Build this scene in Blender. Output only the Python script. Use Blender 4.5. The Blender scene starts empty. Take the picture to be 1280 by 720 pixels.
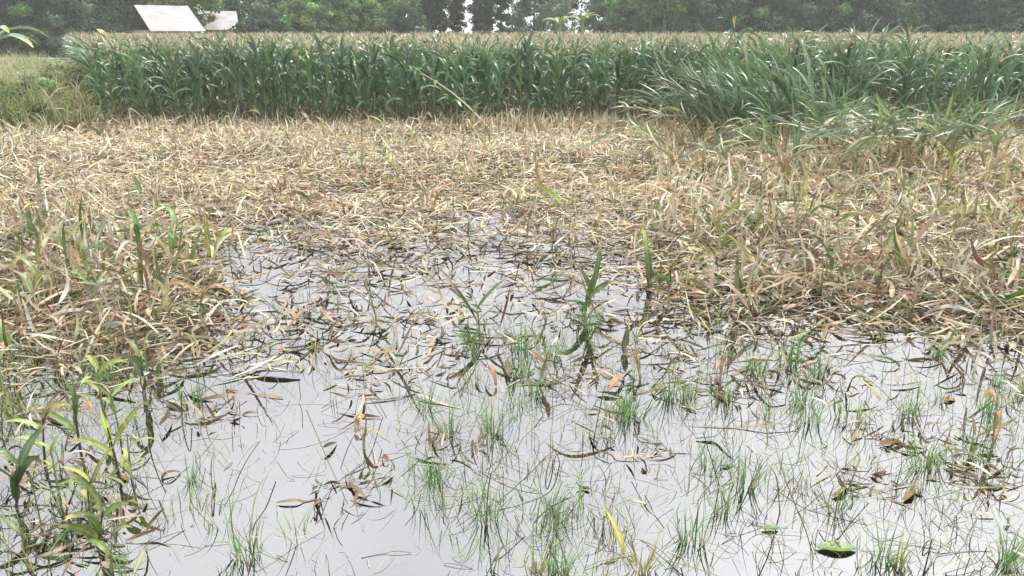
import bpy, math, random
import numpy as np
from mathutils import Vector, Matrix
rng = np.random.default_rng(7)
random.seed(7)
PI = math.pi
R = math.radians
scene = bpy.context.scene
# ------------------------------------------------------------------ camera
CAM_H = 2.3
PITCH = 17.85
F = 1000.0                                   # focal length in photograph pixels (1280 wide)
cam_d = bpy.data.cameras.new('camera'); cam = bpy.data.objects.new('camera', cam_d)
scene.collection.objects.link(cam); scene.camera = cam
cam.location = (0, 0, CAM_H); cam.rotation_euler = (R(90 - PITCH), 0, 0)
cam_d.sensor_width = 36; cam_d.lens = 36 * F / 1280; cam_d.clip_start = .05; cam_d.clip_end = 2000
# ------------------------------------------------------------------ world and light
SUN_EL, SUN_AZ = 58, 35
w = bpy.data.worlds.new('World'); scene.world = w; w.use_nodes = True
nt = w.node_tree; nt.nodes.clear()
out = nt.nodes.new('ShaderNodeOutputWorld'); bg = nt.nodes.new('ShaderNodeBackground')
sky = nt.nodes.new('ShaderNodeTexSky'); sky.sky_type = 'NISHITA'; sky.sun_disc = False
sky.sun_elevation = R(SUN_EL); sky.sun_rotation = R(SUN_AZ); sky.dust_density = 6; sky.air_density = 1.0
hs = nt.nodes.new('ShaderNodeHueSaturation'); hs.inputs['Saturation'].default_value = .18
mixc = nt.nodes.new('ShaderNodeMix'); mixc.data_type = 'RGBA'; mixc.inputs[0].default_value = .72
tc = nt.nodes.new('ShaderNodeTexCoord'); noi = nt.nodes.new('ShaderNodeTexNoise')
mp = nt.nodes.new('ShaderNodeMapping'); mp.inputs['Scale'].default_value = (1, 1, 2.4)
noi.inputs['Scale'].default_value = 1.6; noi.inputs['Detail'].default_value = 3; noi.inputs['Roughness'].default_value = .45
cr = nt.nodes.new('ShaderNodeValToRGB')
cr.color_ramp.elements[0].position = .38; cr.color_ramp.elements[0].color = (5.55, 5.62, 5.95, 1)
cr.color_ramp.elements[1].position = .62; cr.color_ramp.elements[1].color = (8.0, 8.0, 8.1, 1)
nt.links.new(tc.outputs['Generated'], mp.inputs[0]); nt.links.new(mp.outputs[0], noi.inputs['Vector'])
nt.links.new(noi.outputs['Fac'], cr.inputs[0])
nt.links.new(sky.outputs[0], hs.inputs['Color']); nt.links.new(hs.outputs[0], mixc.inputs[6])
nt.links.new(cr.outputs[0], mixc.inputs[7]); nt.links.new(mixc.outputs[2], bg.inputs[0])
bg.inputs[1].default_value = .13; nt.links.new(bg.outputs[0], out.inputs[0])
sd = bpy.data.lights.new('sun', 'SUN'); sd.energy = 1.5; sd.angle = R(14); sd.color = (1, .97, .92)
so = bpy.data.objects.new('sun', sd); scene.collection.objects.link(so)
sv = Vector((math.sin(R(SUN_AZ)) * math.cos(R(SUN_EL)), math.cos(R(SUN_AZ)) * math.cos(R(SUN_EL)), math.sin(R(SUN_EL))))
so.rotation_euler = sv.to_track_quat('Z', 'Y').to_euler(); so.location = (0, 0, 30)
vs = scene.view_settings; vs.view_transform = 'Standard'; vs.look = 'None'; vs.gamma = 1; vs.exposure = 1.06
scene.render.engine = 'CYCLES'
cy = scene.cycles; cy.max_bounces = 6; cy.diffuse_bounces = 3; cy.glossy_bounces = 3; cy.transmission_bounces = 3
cy.volume_bounces = 1; cy.use_denoising = True; cy.denoiser = 'OPENIMAGEDENOISE'; cy.caustics_reflective = False; cy.caustics_refractive = False
cy.sample_clamp_indirect = 4

# ------------------------------------------------------------------ helpers
cosP, sinP = math.cos(R(PITCH)), math.sin(R(PITCH))
def gp(px, py, z=0.0):
    """ground point (world) that stands where the photograph shows pixel px,py"""
    x = (px - 640) / F; y = -(py - 360) / F
    d = (x, cosP + y * sinP, -sinP + y * cosP)
    t = (z - CAM_H) / d[2]
    return np.array([d[0] * t, d[1] * t, z])
def pix(X, Y, Z=0.0):
    dep = Y * cosP - (Z - CAM_H) * sinP
    up = Y * sinP + (Z - CAM_H) * cosP
    return 640 + F * X / dep, 360 - F * up / dep

class Geo:
    """numpy mesh buffer: verts, quads, per-vertex tint and (across, along) coordinates"""
    def __init__(s): s.v = []; s.f = []; s.c = []; s.t = []; s.n = 0
    def add(s, v, f, c, t=None):
        v = np.asarray(v, float).reshape(-1, 3); f = np.asarray(f, int).reshape(-1, 4)
        c = np.asarray(c, float)
        if c.ndim == 1: c = np.tile(c, (len(v), 1))
        if t is None: t = np.zeros((len(v), 3))
        s.v.append(v); s.f.append(f + s.n); s.c.append(c); s.t.append(t); s.n += len(v)
    def arrays(s):
        return np.concatenate(s.v), np.concatenate(s.f), np.concatenate(s.c), np.concatenate(s.t)
def mesh_from(name, geo, smooth=True):
    v, f, c, t = geo.arrays() if isinstance(geo, Geo) else geo
    me = bpy.data.meshes.new(name)
    me.vertices.add(len(v)); me.vertices.foreach_set('co', v.astype(np.float32).ravel())
    me.loops.add(len(f) * 4); me.loops.foreach_set('vertex_index', f.astype(np.int32).ravel())
    me.polygons.add(len(f)); me.polygons.foreach_set('loop_start', np.arange(0, len(f) * 4, 4, dtype=np.int32))
    me.polygons.foreach_set('loop_total', np.full(len(f), 4, dtype=np.int32))
    a = me.attributes.new('tint', 'FLOAT_COLOR', 'POINT')
    a.data.foreach_set('color', np.c_[c, np.ones(len(c))].astype(np.float32).ravel())
    b = me.attributes.new('blade', 'FLOAT_VECTOR', 'POINT'); b.data.foreach_set('vector', t.astype(np.float32).ravel())
    if smooth: me.polygons.foreach_set('use_smooth', np.ones(len(f), dtype=bool))
    me.update(calc_edges=True); me.validate()
    return me
def link(name, me, mat=None, parent=None, loc=(0, 0, 0)):
    o = bpy.data.objects.new(name, me); scene.collection.objects.link(o); o.location = loc
    if mat is not None and me is not None and len(me.materials) == 0: me.materials.append(mat)
    if parent is not None: o.parent = parent
    return o
def tag(o, label=None, cat=None, group=None, kind=None):
    if label: o['label'] = label
    if cat: o['category'] = cat
    if group: o['group'] = group
    if kind: o['kind'] = kind
    return o
def empty(name, loc, rz=0):
    o = bpy.data.objects.new(name, None); scene.collection.objects.link(o); o.location = loc
    o.rotation_euler = (0, 0, rz); o.empty_display_size = .1
    return o
def copy_tree(o, parent=None):
    c = o.copy(); scene.collection.objects.link(c)
    if parent is not None: c.parent = parent
    for ch in list(KIDS.get(o.name, [])):
        d = ch.copy(); scene.collection.objects.link(d); d.parent = c
    return c
KIDS = {}

def ribbons(g, p0, az, el, L, W, droop=1.2, curl=0., twist=0., S=6, col=(.1, .2, .05), across=2, fold=.25,
            profile='leaf', dpow=1.4, zmin=None, tipcol=None, kink=None):
    """N curved blades at once. p0 (N,3); az, el, L, W, droop, curl, twist scalars or (N,)"""
    p0 = np.atleast_2d(np.asarray(p0, float)); N = len(p0)
    B = lambda a: np.broadcast_to(np.asarray(a, float), (N,))[:, None]
    az, el, L, W, droop, curl, twist = map(B, (az, el, L, W, droop, curl, twist))
    t = np.linspace(0, 1, S + 1)[None]
    e = el - droop * t ** dpow
    if kink is not None:
        kt, ka = map(B, kink); e = e - ka / (1 + np.exp(-(t - kt) * 30))
    a = az + curl * t
    T = np.stack([np.cos(e) * np.cos(a), np.cos(e) * np.sin(a), np.sin(e)], -1)
    step = (T[:, :-1] + T[:, 1:]) * .5 * (L / S)[..., None]
    P = np.concatenate([np.zeros((N, 1, 3)), np.cumsum(step, 1)], 1) + p0[:, None]
    side0 = np.stack([-np.sin(a), np.cos(a), np.zeros_like(a)], -1)
    up0 = np.cross(T, side0)
    tw = twist * t
    side = side0 * np.cos(tw)[..., None] + up0 * np.sin(tw)[..., None]
    nrm = np.cross(T, side)
    if profile == 'leaf': wp = np.clip(np.minimum(.45 + t * 2.4, 1) * (1 - t ** 2.2) ** .8, .03, 1)
    elif profile == 'grass': wp = np.clip((1 - t ** 1.6), .05, 1)
    elif profile == 'oval': wp = np.clip(np.sin(PI * np.clip(t, .02, .985)) ** .7, .05, 1)
    else: wp = np.ones_like(t)
    hw = (W * wp * .5)[..., None]
    if across == 2: rows = [P - side * hw, P + side * hw]; us = [-1, 1]
    else: rows = [P - side * hw + nrm * hw * fold, P, P + side * hw + nrm * hw * fold]; us = [-1, 0, 1]
    V = np.stack(rows, 2); A = V.shape[2]
    if zmin is not None: V[..., 2] = np.maximum(V[..., 2], zmin)
    idx = (np.arange(N)[:, None, None] * (S + 1) + np.arange(S)[None, :, None]) * A + np.arange(A - 1)[None, None, :]
    f = np.stack([idx, idx + 1, idx + A + 1, idx + A], -1).reshape(-1, 4)
    col = np.asarray(col, float)
    if col.ndim == 1: col = np.tile(col, (N, 1))
    C = np.broadcast_to(col[:, None, None, :], (N, S + 1, A, 3)).copy()
    if tipcol is not None:
        tipc, amt = tipcol; tipc = np.atleast_2d(np.asarray(tipc, float)); amt = B(amt)
        m = np.clip((t - (1 - amt)) / np.maximum(amt, 1e-3) * 1.6, 0, 1)[..., None, None] * (amt > .01)[..., None, None]
        C = C * (1 - m) + tipc[:, None, None, :] * m
    U = np.zeros((N, S + 1, A, 3)); U[..., 0] = np.array(us)[None, None]; U[..., 1] = np.broadcast_to(t, (N, S + 1))[..., None]
    U[..., 2] = rng.random((N, 1, 1))
    g.add(V.reshape(-1, 3), f, C.reshape(-1, 3), U.reshape(-1, 3))
    return P
def tube(g, pts, rad, col, sides=6, cap=True):
    pts = np.asarray(pts, float); n = len(pts); rad = np.broadcast_to(np.asarray(rad, float), (n,))
    T = np.gradient(pts, axis=0); T /= np.linalg.norm(T, axis=1)[:, None] + 1e-9
    ref = np.where(np.abs(T[:, 2:3]) > .9, np.array([[1., 0, 0]]), np.array([[0, 0, 1.]]))
    a = np.cross(T, ref); a /= np.linalg.norm(a, axis=1)[:, None]
    for i in range(1, n):
        a[i] = a[i - 1] - T[i] * np.dot(a[i - 1], T[i]); a[i] /= np.linalg.norm(a[i]) + 1e-9
    b = np.cross(T, a); th = np.arange(sides) / sides * 2 * PI
    V = pts[:, None] + rad[:, None, None] * (a[:, None] * np.cos(th)[None, :, None] + b[:, None] * np.sin(th)[None, :, None])
    f = []
    for i in range(n - 1):
        for k in range(sides):
            k2 = (k + 1) % sides; f.append([i * sides + k, i * sides + k2, (i + 1) * sides + k2, (i + 1) * sides + k])
    c = np.asarray(col, float)
    if c.ndim == 2: c = np.repeat(c, sides, 0)
    U = np.zeros((n * sides, 3)); U[:, 1] = np.repeat(np.linspace(0, 1, n), sides); U[:, 0] = .5
    g.add(V.reshape(-1, 3), f, c, U)
def box(g, lo, hi, col=(.5, .5, .5)):
    x0, y0, z0 = lo; x1, y1, z1 = hi
    v = [(x0,y0,z0),(x1,y0,z0),(x1,y1,z0),(x0,y1,z0),(x0,y0,z1),(x1,y0,z1),(x1,y1,z1),(x0,y1,z1)]
    f = [(0,3,2,1),(4,5,6,7),(0,1,5,4),(1,2,6,5),(2,3,7,6),(3,0,4,7)]
    g.add(v, f, col)
def jit(base, n, amt=.25, hue=.08):
    base = np.atleast_2d(np.asarray(base, float))
    if len(base) == 1: base = np.repeat(base, n, 0)
    return np.clip(base * (1 + rng.normal(0, amt, (n, 1))) * (1 + rng.normal(0, hue, (n, 3))), .01, .8)

# ------------------------------------------------------------------ materials
def nodes(name):
    m = bpy.data.materials.new(name); m.use_nodes = True; t = m.node_tree
    b = t.nodes['Principled BSDF']; return m, t, b
def veg(name, rough=.5, trans=.3, spec=.5, vein=.0, mottle=.35, mscale=14, spots=0.):
    m, t, b = nodes(name); N = t.nodes.new; Lk = t.links.new
    at = N('ShaderNodeAttribute'); at.attribute_name = 'tint'
    co = N('ShaderNodeTexCoord'); no = N('ShaderNodeTexNoise'); no.inputs['Scale'].default_value = mscale; no.inputs['Detail'].default_value = 4
    Lk(co.outputs['Object'], no.inputs['Vector'])
    mr = N('ShaderNodeMapRange'); mr.inputs[1].default_value = .3; mr.inputs[2].default_value = .7
    mr.inputs[3].default_value = 1 - mottle; mr.inputs[4].default_value = 1 + mottle
    Lk(no.outputs['Fac'], mr.inputs[0])
    vm = N('ShaderNodeVectorMath'); vm.operation = 'SCALE'; Lk(at.outputs['Color'], vm.inputs[0]); Lk(mr.outputs[0], vm.inputs['Scale'])
    cur = vm.outputs[0]
    if vein > 0:
        bl = N('ShaderNodeAttribute'); bl.attribute_name = 'blade'; sp = N('ShaderNodeSeparateXYZ'); Lk(bl.outputs['Vector'], sp.inputs[0])
        ab = N('ShaderNodeMath'); ab.operation = 'ABSOLUTE'; Lk(sp.outputs[0], ab.inputs[0])
        m2 = N('ShaderNodeMapRange'); m2.inputs[1].default_value = .03; m2.inputs[2].default_value = .16
        m2.inputs[3].default_value = 1 + vein * 2.2; m2.inputs[4].default_value = 1; Lk(ab.outputs[0], m2.inputs[0])
        wv = N('ShaderNodeMath'); wv.operation = 'MULTIPLY'; wv.inputs[1].default_value = 34; Lk(sp.outputs[0], wv.inputs[0])
        sn = N('ShaderNodeMath'); sn.operation = 'SINE'; Lk(wv.outputs[0], sn.inputs[0])
        ma = N('ShaderNodeMath'); ma.operation = 'MULTIPLY_ADD'; ma.inputs[1].default_value = vein * .25; ma.inputs[2].default_value = 1; Lk(sn.outputs[0], ma.inputs[0])
        mu = N('ShaderNodeMath'); mu.operation = 'MULTIPLY'; Lk(ma.outputs[0], mu.inputs[0]); Lk(m2.outputs[0], mu.inputs[1])
        v2 = N('ShaderNodeVectorMath'); v2.operation = 'SCALE'; Lk(cur, v2.inputs[0]); Lk(mu.outputs[0], v2.inputs['Scale']); cur = v2.outputs[0]
    if spots > 0:
        n2 = N('ShaderNodeTexNoise'); n2.inputs['Scale'].default_value = mscale * 2.3; n2.inputs['Detail'].default_value = 3
        Lk(co.outputs['Object'], n2.inputs['Vector'])
        r2 = N('ShaderNodeMapRange'); r2.inputs[1].default_value = .58; r2.inputs[2].default_value = .68; r2.inputs[4].default_value = spots
        Lk(n2.outputs['Fac'], r2.inputs[0])
        mx = N('ShaderNodeMix'); mx.data_type = 'RGBA'; mx.inputs[7].default_value = (.16, .09, .045, 1)
        Lk(r2.outputs[0], mx.inputs[0]); Lk(cur, mx.inputs[6]); cur = mx.outputs[2]
    Lk(cur, b.inputs['Base Color']); b.inputs['Roughness'].default_value = rough; b.inputs['Specular IOR Level'].default_value = spec
    if trans > 0:
        tr = N('ShaderNodeBsdfTranslucent'); Lk(cur, tr.inputs['Color']); mx = N('ShaderNodeMixShader'); mx.inputs[0].default_value = trans
        Lk(b.outputs[0], mx.inputs[1]); Lk(tr.outputs[0], mx.inputs[2]); Lk(mx.outputs[0], t.nodes['Material Output'].inputs[0])
    return m
M_corn = veg('corn_leaf', .33, .28, .8, vein=.35, mottle=.2)
M_stalk = veg('corn_stalk', .5, 0, .4, mottle=.3, mscale=20)
M_tassel = veg('tassel', .8, .2, .1)
M_dry = veg('dry_leaf', .7, .12, .25, vein=.22, mottle=.35, mscale=18, spots=.6)
M_straw = veg('straw', .75, .1, .2, vein=.15, mottle=.35, mscale=9)
M_grass = veg('grass_blade', .45, .2, .4, mottle=.25)
M_fresh = veg('fresh_leaf', .4, .22, .5, vein=.4, mottle=.3, spots=.35)
M_crown = veg('tree_leaf', .6, .45, .3, mottle=.3, mscale=.8)
M_bark = veg('bark', .9, 0, .1, mottle=.4, mscale=6)

# ------------------------------------------------------------------ setting: ground, water, haze
def front_y(X):                                   # front edge of the standing corn
    return 19.9 + .25 * math.sin(X * .9) if X < 4.6 else 18.2 - .25 * max(0, X - 9)
def build_ground():
    g = Geo()
    xs = np.r_[np.linspace(-420, -40, 14), np.linspace(-36, 36, 73), np.linspace(40, 420, 14)]
    ys = np.r_[np.linspace(-60, -3, 6), np.linspace(-2, 60, 80), np.linspace(66, 520, 18)]
    Xg, Yg = np.meshgrid(xs, ys)
    wet = 1 / (1 + np.exp((Yg - 17.5 + .5 * np.sin(Xg * .8)) * 1.6))
    side = 1 / (1 + np.exp(-(Xg - 30)))
    left = 1 / (1 + np.exp((Xg + 11.5 + (Yg - 17) * .45) * 1.2)) * (Yg > 12)
    Z = -.16 * wet + .07 * (1 - wet) + .03 * np.sin(Xg * 1.7 + Yg * .6) * np.sin(Yg * 1.3) * (np.abs(Xg) < 40) + .3 * left
    # a raised bank under and behind the viewer, outside the picture
    Z = Z + .9 / (1 + np.exp((Yg - .3) * 3.5))
    n, m = Xg.shape; v = np.stack([Xg, Yg, Z], -1).reshape(-1, 3)
    i = (np.arange(n - 1)[:, None] * m + np.arange(m - 1)[None]); f = np.stack([i, i + 1, i + m + 1, i + m], -1).reshape(-1, 4)
    g.add(v, f, (.1, .08, .05))
    mt, t, b = nodes('mud')
    co = t.nodes.new('ShaderNodeTexCoord'); no = t.nodes.new('ShaderNodeTexNoise'); no.inputs['Scale'].default_value = 3; no.inputs['Detail'].default_value = 8
    r = t.nodes.new('ShaderNodeValToRGB'); r.color_ramp.elements[0].color = (.05, .038, .025, 1); r.color_ramp.elements[1].color = (.17, .13, .08, 1)
    e = r.color_ramp.elements.new(.55); e.color = (.09, .085, .045, 1)
    t.links.new(co.outputs['Object'], no.inputs[0]); t.links.new(no.outputs['Fac'], r.inputs[0]); t.links.new(r.outputs[0], b.inputs[0])
    b.inputs['Roughness'].default_value = .8
    bp = t.nodes.new('ShaderNodeBump'); bp.inputs['Distance'].default_value = .05; t.links.new(no.outputs['Fac'], bp.inputs['Height']); t.links.new(bp.outputs[0], b.inputs['Normal'])
    tag(link('ground', mesh_from('ground', g), mt), 'muddy flooded field ground under the straw', 'ground', kind='structure')
build_ground()
def build_water():
    g = Geo(); xs = np.linspace(-45, 45, 91); ys = np.linspace(-1, 30, 63); X, Y = np.meshgrid(xs, ys)
    n, m = X.shape; i = (np.arange(n - 1)[:, None] * m + np.arange(m - 1)[None])
    g.add(np.stack([X, Y, X * 0], -1).reshape(-1, 3), np.stack([i, i + 1, i + m + 1, i + m], -1).reshape(-1, 4), (.1, .1, .1))
    mt = bpy.data.materials.new('flood_water'); mt.use_nodes = True; t = mt.node_tree; t.nodes.clear(); N = t.nodes.new; Lk = t.links.new
    o = N('ShaderNodeOutputMaterial'); mx = N('ShaderNodeMixShader'); gl = N('ShaderNodeBsdfGlossy'); df = N('ShaderNodeBsdfDiffuse')
    gl.inputs['Color'].default_value = (.93, .93, .95, 1); gl.inputs['Roughness'].default_value = .02
    co = N('ShaderNodeTexCoord'); n1 = N('ShaderNodeTexNoise'); n1.inputs['Scale'].default_value = 1.3; n1.inputs['Detail'].default_value = 3
    Lk(co.outputs['Object'], n1.inputs[0]); cr = N('ShaderNodeValToRGB'); cr.color_ramp.elements[0].color = (.006, .006, .005, 1); cr.color_ramp.elements[1].color = (.016, .014, .011, 1)
    Lk(n1.outputs['Fac'], cr.inputs[0]); Lk(cr.outputs[0], df.inputs[0])
    n2 = N('ShaderNodeTexNoise'); n2.inputs['Scale'].default_value = 5; n2.inputs['Detail'].default_value = 3; Lk(co.outputs['Object'], n2.inputs[0])
    bp = N('ShaderNodeBump'); bp.inputs['Strength'].default_value = .25; bp.inputs['Distance'].default_value = .004
    Lk(n2.outputs['Fac'], bp.inputs['Height']); Lk(bp.outputs[0], gl.inputs['Normal'])
    mx.inputs[0].default_value = .41; Lk(df.outputs[0], mx.inputs[1]); Lk(gl.outputs[0], mx.inputs[2]); Lk(mx.outputs[0], o.inputs[0])
    tag(link('water', mesh_from('water', g), mt), 'still grey flood water reflecting the overcast sky', 'water', kind='structure')
build_water()
def build_haze():
    g = Geo(); box(g, (-440, -70, -2.2), (440, 540, 17))
    mt = bpy.data.materials.new('haze'); mt.use_nodes = True; t = mt.node_tree; t.nodes.clear()
    o = t.nodes.new('ShaderNodeOutputMaterial'); v = t.nodes.new('ShaderNodeVolumePrincipled')
    v.inputs['Color'].default_value = (.93, .96, .95, 1); v.inputs['Density'].default_value = .0011; v.inputs['Anisotropy'].default_value = .2
    t.links.new(v.outputs[0], o.inputs['Volume'])
    tag(link('haze', mesh_from('haze', g, False), mt), 'thin pale haze over the whole field', 'haze', kind='stuff')
build_haze()

# ------------------------------------------------------------------ trees
def tree_meshes(key, H, Rc, base, col, leaf=.30, n_clump=70, per=120, clump_r=.75, trunk_r=.16, squash=1., lean=0., multi=1, top_bias=0.):
    g = Geo(); tips = []
    bc = (.16, .13, .10)
    for s in range(multi):
        a0 = rng.random() * 6.28; off = np.array([math.cos(a0), math.sin(a0), 0]) * (.25 * (multi > 1)) * Rc * .3
        top = np.array([lean, 0, H * .8]) + off * 2.5
        z = np.linspace(0, 1, 7)[:, None]; p = off + z * (top - off) + np.c_[np.sin(z * 5 + s) * .12, np.cos(z * 4 + s) * .12, z * 0] * z
        tube(g, p, trunk_r * (1 - .75 * z[:, 0]), bc, 7)
        nl = 9
        for k in range(nl):
            t = .28 + .7 * k / nl + rng.random() * .05; b0 = off + t * (top - off); a = k * 2.4 + rng.random()
            ln = Rc * (.45 + .4 * rng.random()); q = np.linspace(0, 1, 5)[:, None]
            pp = b0 + q * np.array([math.cos(a) * ln, math.sin(a) * ln, ln * (.5 - .2 * t)]) + np.c_[q * 0, q * 0, -.25 * ln * q ** 2]
            tube(g, pp, trunk_r * .38 * (1 - .8 * q[:, 0]), bc, 5)
    tm = mesh_from(key + '_trunk', g)
    c = Geo(); N = n_clump
    ph = rng.random(N) * 6.28; ct = rng.random(N) * 2 - 1; rr = rng.random(N) ** .4
    hz = (H - base) / 2; cz = base + hz
    st = np.sqrt(1 - ct ** 2)
    wob = 1 + .22 * np.sin(ph * 3 + ct * 4) + rng.normal(0, .12, N)
    C = np.stack([lean * .7 + Rc * rr * st * np.cos(ph) * wob, Rc * rr * st * np.sin(ph) * wob, cz + hz * rr * ct * squash * (1 + rng.normal(0, .08, N))], 1)
    ccol = jit(col, N, .34, .10)
    cr_ = clump_r * (.55 + .9 * rng.random(N))
    M = N * per; ci = np.repeat(np.arange(N), per)
    d = rng.normal(size=(M, 3)); d /= np.linalg.norm(d, axis=1)[:, None]
    P = C[ci] + d * (cr_[ci] * rng.random(M) ** .45)[:, None] * np.array([1, 1, .75])
    P[:, 2] = np.maximum(P[:, 2], .15)
    u = rng.normal(size=(M, 3)); u /= np.linalg.norm(u, axis=1)[:, None]
    n = d * .9 + rng.normal(size=(M, 3)) * .35 + np.array([0, 0, .45]); v = np.cross(n, u); v /= np.linalg.norm(v, axis=1)[:, None]
    u = np.cross(v, n); u /= np.linalg.norm(u, axis=1)[:, None]
    s = leaf * (.5 + .9 * rng.random(M))[:, None]
    V = np.stack([P - u * s * .5, P + v * s * .28, P + u * s * .5, P - v * s * .28], 1)
    lc = ccol[ci] * (1 + rng.normal(0, .18, (M, 1)))
    c.add(V.reshape(-1, 3), np.arange(M * 4).reshape(-1, 4), np.repeat(np.clip(lc, .01, .6), 4, 0))
    cm = mesh_from(key + '_crown', c, False)
    tm.materials.append(M_bark); cm.materials.append(M_crown)
    return tm, cm
K = {}
G1 = (.13, .23, .09); G2 = (.18, .31, .10); G3 = (.10, .155, .105); G4 = (.20, .27, .05); G5 = (.13, .22, .12)
K['dark'] = [tree_meshes('dark%d' % i, 9.5, 3.6, .6, [G3, (.125, .20, .09), (.065, .10, .078)][i], n_clump=130, per=130, clump_r=.75, multi=1 + i) for i in range(3)]
K['mid'] = [tree_meshes('mid%d' % i, 8.5, 3.2, .7, G1, n_clump=95, per=120, clump_r=.8) for i in range(2)]
K['bright'] = [tree_meshes('bright%d' % i, 6.5, 2.6, .5, G2, n_clump=80, per=120, clump_r=.65) for i in range(2)]
K['olive'] = [tree_meshes('olive0', 7.5, 2.5, 2.6, G4, n_clump=65, per=120, clump_r=.7)]
K['slender'] = [tree_meshes('slender%d' % i, 11.5, .85, 1.6 - i * .8, (.045, .06, .048), n_clump=60, per=85, clump_r=.48, trunk_r=.15) for i in range(2)]
K['pale'] = [tree_meshes('pale0', 10, 3.9, 1.2, G5, n_clump=95, per=110, clump_r=.85)]
K['bush'] = [tree_meshes('bush%d' % i, 3.0, 1.9, .1, (.055, .085, .045), n_clump=50, per=110, clump_r=.5, trunk_r=.07, multi=3) for i in range(2)]
K['scrub'] = [tree_meshes('scrub%d' % i, 3.0, 2.3, .1, (.27, .32, .15), leaf=.2, n_clump=60, per=90, clump_r=.55, trunk_r=.05, multi=3) for i in range(2)]
K['thin'] = [tree_meshes('thin0', 9.5, 1.9, 3.9, G2, n_clump=45, per=90, clump_r=.6, trunk_r=.11)]
def dx(px, Y, z=2.3): return (px - 640) / F * (Y * cosP)
def place_tree(kind, px, Y, sc=1., label=None, group=None, rz=None, name='tree', cat='tree', wide=1.):
    v = K[kind]; tm, cm = v[int(rng.integers(len(v)))]
    e = empty(name, (dx(px, Y), Y, .0), rng.random() * 6.28 if rz is None else rz); e.scale = (sc * wide, sc * wide, sc)
    link('trunk', tm, parent=e); link('crown', cm, parent=e)
    return tag(e, label, cat, group)
gb = 'trees along the far edge of the field'
L_dark = 'dark grey green tree in the dense wood filling the far right of the treeline'
for px, Y, s in [(870, 80, 1), (930, 84, 1.05), (985, 78, .95), (1035, 83, 1.1), (1085, 77, 1), (1140, 82, 1.05), (1195, 78, 1), (1250, 84, 1.1), (1305, 78, 1),
                 (900, 90, 1.15), (1010, 92, 1.2), (1120, 92, 1.2), (1230, 92, 1.2), (860, 104, 1.2), (960, 104, 1.2), (1065, 104, 1.25), (1170, 104, 1.2), (1290, 104, 1.2)]:
    place_tree('dark', px, Y, s, L_dark, gb)
L_dl = 'dark tree in the shaded wood behind the white wall, left of the sheds'
for px, Y, s in [(-30, 70, 1), (20, 74, 1.05), (68, 70, .95), (112, 75, 1.1), (150, 82, 1), (0, 84, 1.2), (90, 86, 1.2), (195, 88, 1.1)]:
    place_tree('dark', px, Y, s, L_dl, gb)
place_tree('olive', 241, 70, 1.0, 'yellow green tree overhanging the gap between the two white shed roofs', gb)
place_tree('olive', 200, 80, 1.1, 'olive green tree rising behind the larger white shed roof', gb)
place_tree('mid', 300, 84, 1., 'mid green tree directly behind the smaller white shed roof', gb)
place_tree('mid', 345, 80, 1., 'mid green tree just right of the small grey bush by the sheds', gb)
place_tree('bright', 375, 68, .8, 'low bright green tree with a rounded top right of the sheds', gb)
place_tree('dark', 405, 80, .95, 'dark tree between two brighter green trees right of the sheds', gb)
place_tree('bright', 440, 72, 1., 'bright green leafy tree midway between the sheds and the sky gaps', gb)
place_tree('mid', 470, 80, 1., 'mid green tree behind the bright leafy ones, left of the sky gaps', gb)
place_tree('pale', 505, 84, .9, 'hazy grey green tree next to the leftmost slender dark tree', gb)
place_tree('dark', 505, 74, .55, 'small dark tree standing low beside the slender trees', gb)
for px, Y, s, lb in [(536, 80, 1, 'slender dark tree leftmost of the row with bright sky gaps'), (551, 78, 1.05, 'slender dark tree second from left in the row with sky gaps'),
                     (572, 82, 1, 'slender dark tree in the middle of the row with sky gaps'), (598, 79, .95, 'slender dark tree right of the middle of the row with sky gaps'),
                     (627, 80, 1.08, 'slender dark tree ending the row with sky gaps on the right'), (610, 86, .9, 'slender dark tree set back behind the row with sky gaps')]:
    place_tree('slender', px, Y, s, lb, gb)
place_tree('pale', 668, 92, 1, 'pale hazy tree just right of the slender dark row', gb)
place_tree('pale', 695, 104, .8, 'palest and farthest hazy tree left of the small sky hole', gb)
place_tree('pale', 757, 88, 1, 'pale hazy tree just right of the small sky hole', gb)
place_tree('mid', 775, 80, .75, 'mid green tree behind the slim trunked trees', gb)
place_tree('bright', 800, 84, 1.1, 'leafy green tree filling the view left of the slim trunks', gb)
place_tree('mid', 835, 90, 1.1, 'mid green tree behind the slim pale trunks', gb)
place_tree('thin', 812, 74, 1, 'slim pale trunked tree, left one of three at the wood edge', gb)
place_tree('thin', 829, 73, 1.05, 'slim pale trunked tree, middle one of three at the wood edge', gb)
place_tree('thin', 841, 75, 1, 'slim pale trunked tree, right one of three at the wood edge', gb)
gs = 'shrubs in front of the treeline'
place_tree('bush', 322, 66, 1.15, 'rounded grey green bush in front of the smaller shed roof', gs, name='bush', cat='bush')
for px, Y, s in [(430, 66, .8), (480, 70, .85), (520, 70, .8), (566, 72, .78), (600, 70, .8), (640, 72, .9), (660, 68, .8), (760, 70, .9), (865, 68, .9), (780, 68, .75)]:
    place_tree('bush', px, Y, s, 'low green bush along the foot of the middle trees behind the corn', gs, name='bush', cat='bush')
for px, Y, s in [(1105, 66, 1.0), (1150, 68, .95), (1205, 66, .95), (1270, 68, 1), (960, 68, .9), (50, 60, .8), (110, 62, .85)]:
    place_tree('bush', px, Y, s, 'low bush at the foot of the dark wood' if px > 500 else 'low bush behind the white wall at the left edge', gs, name='bush', cat='bush')

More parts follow.
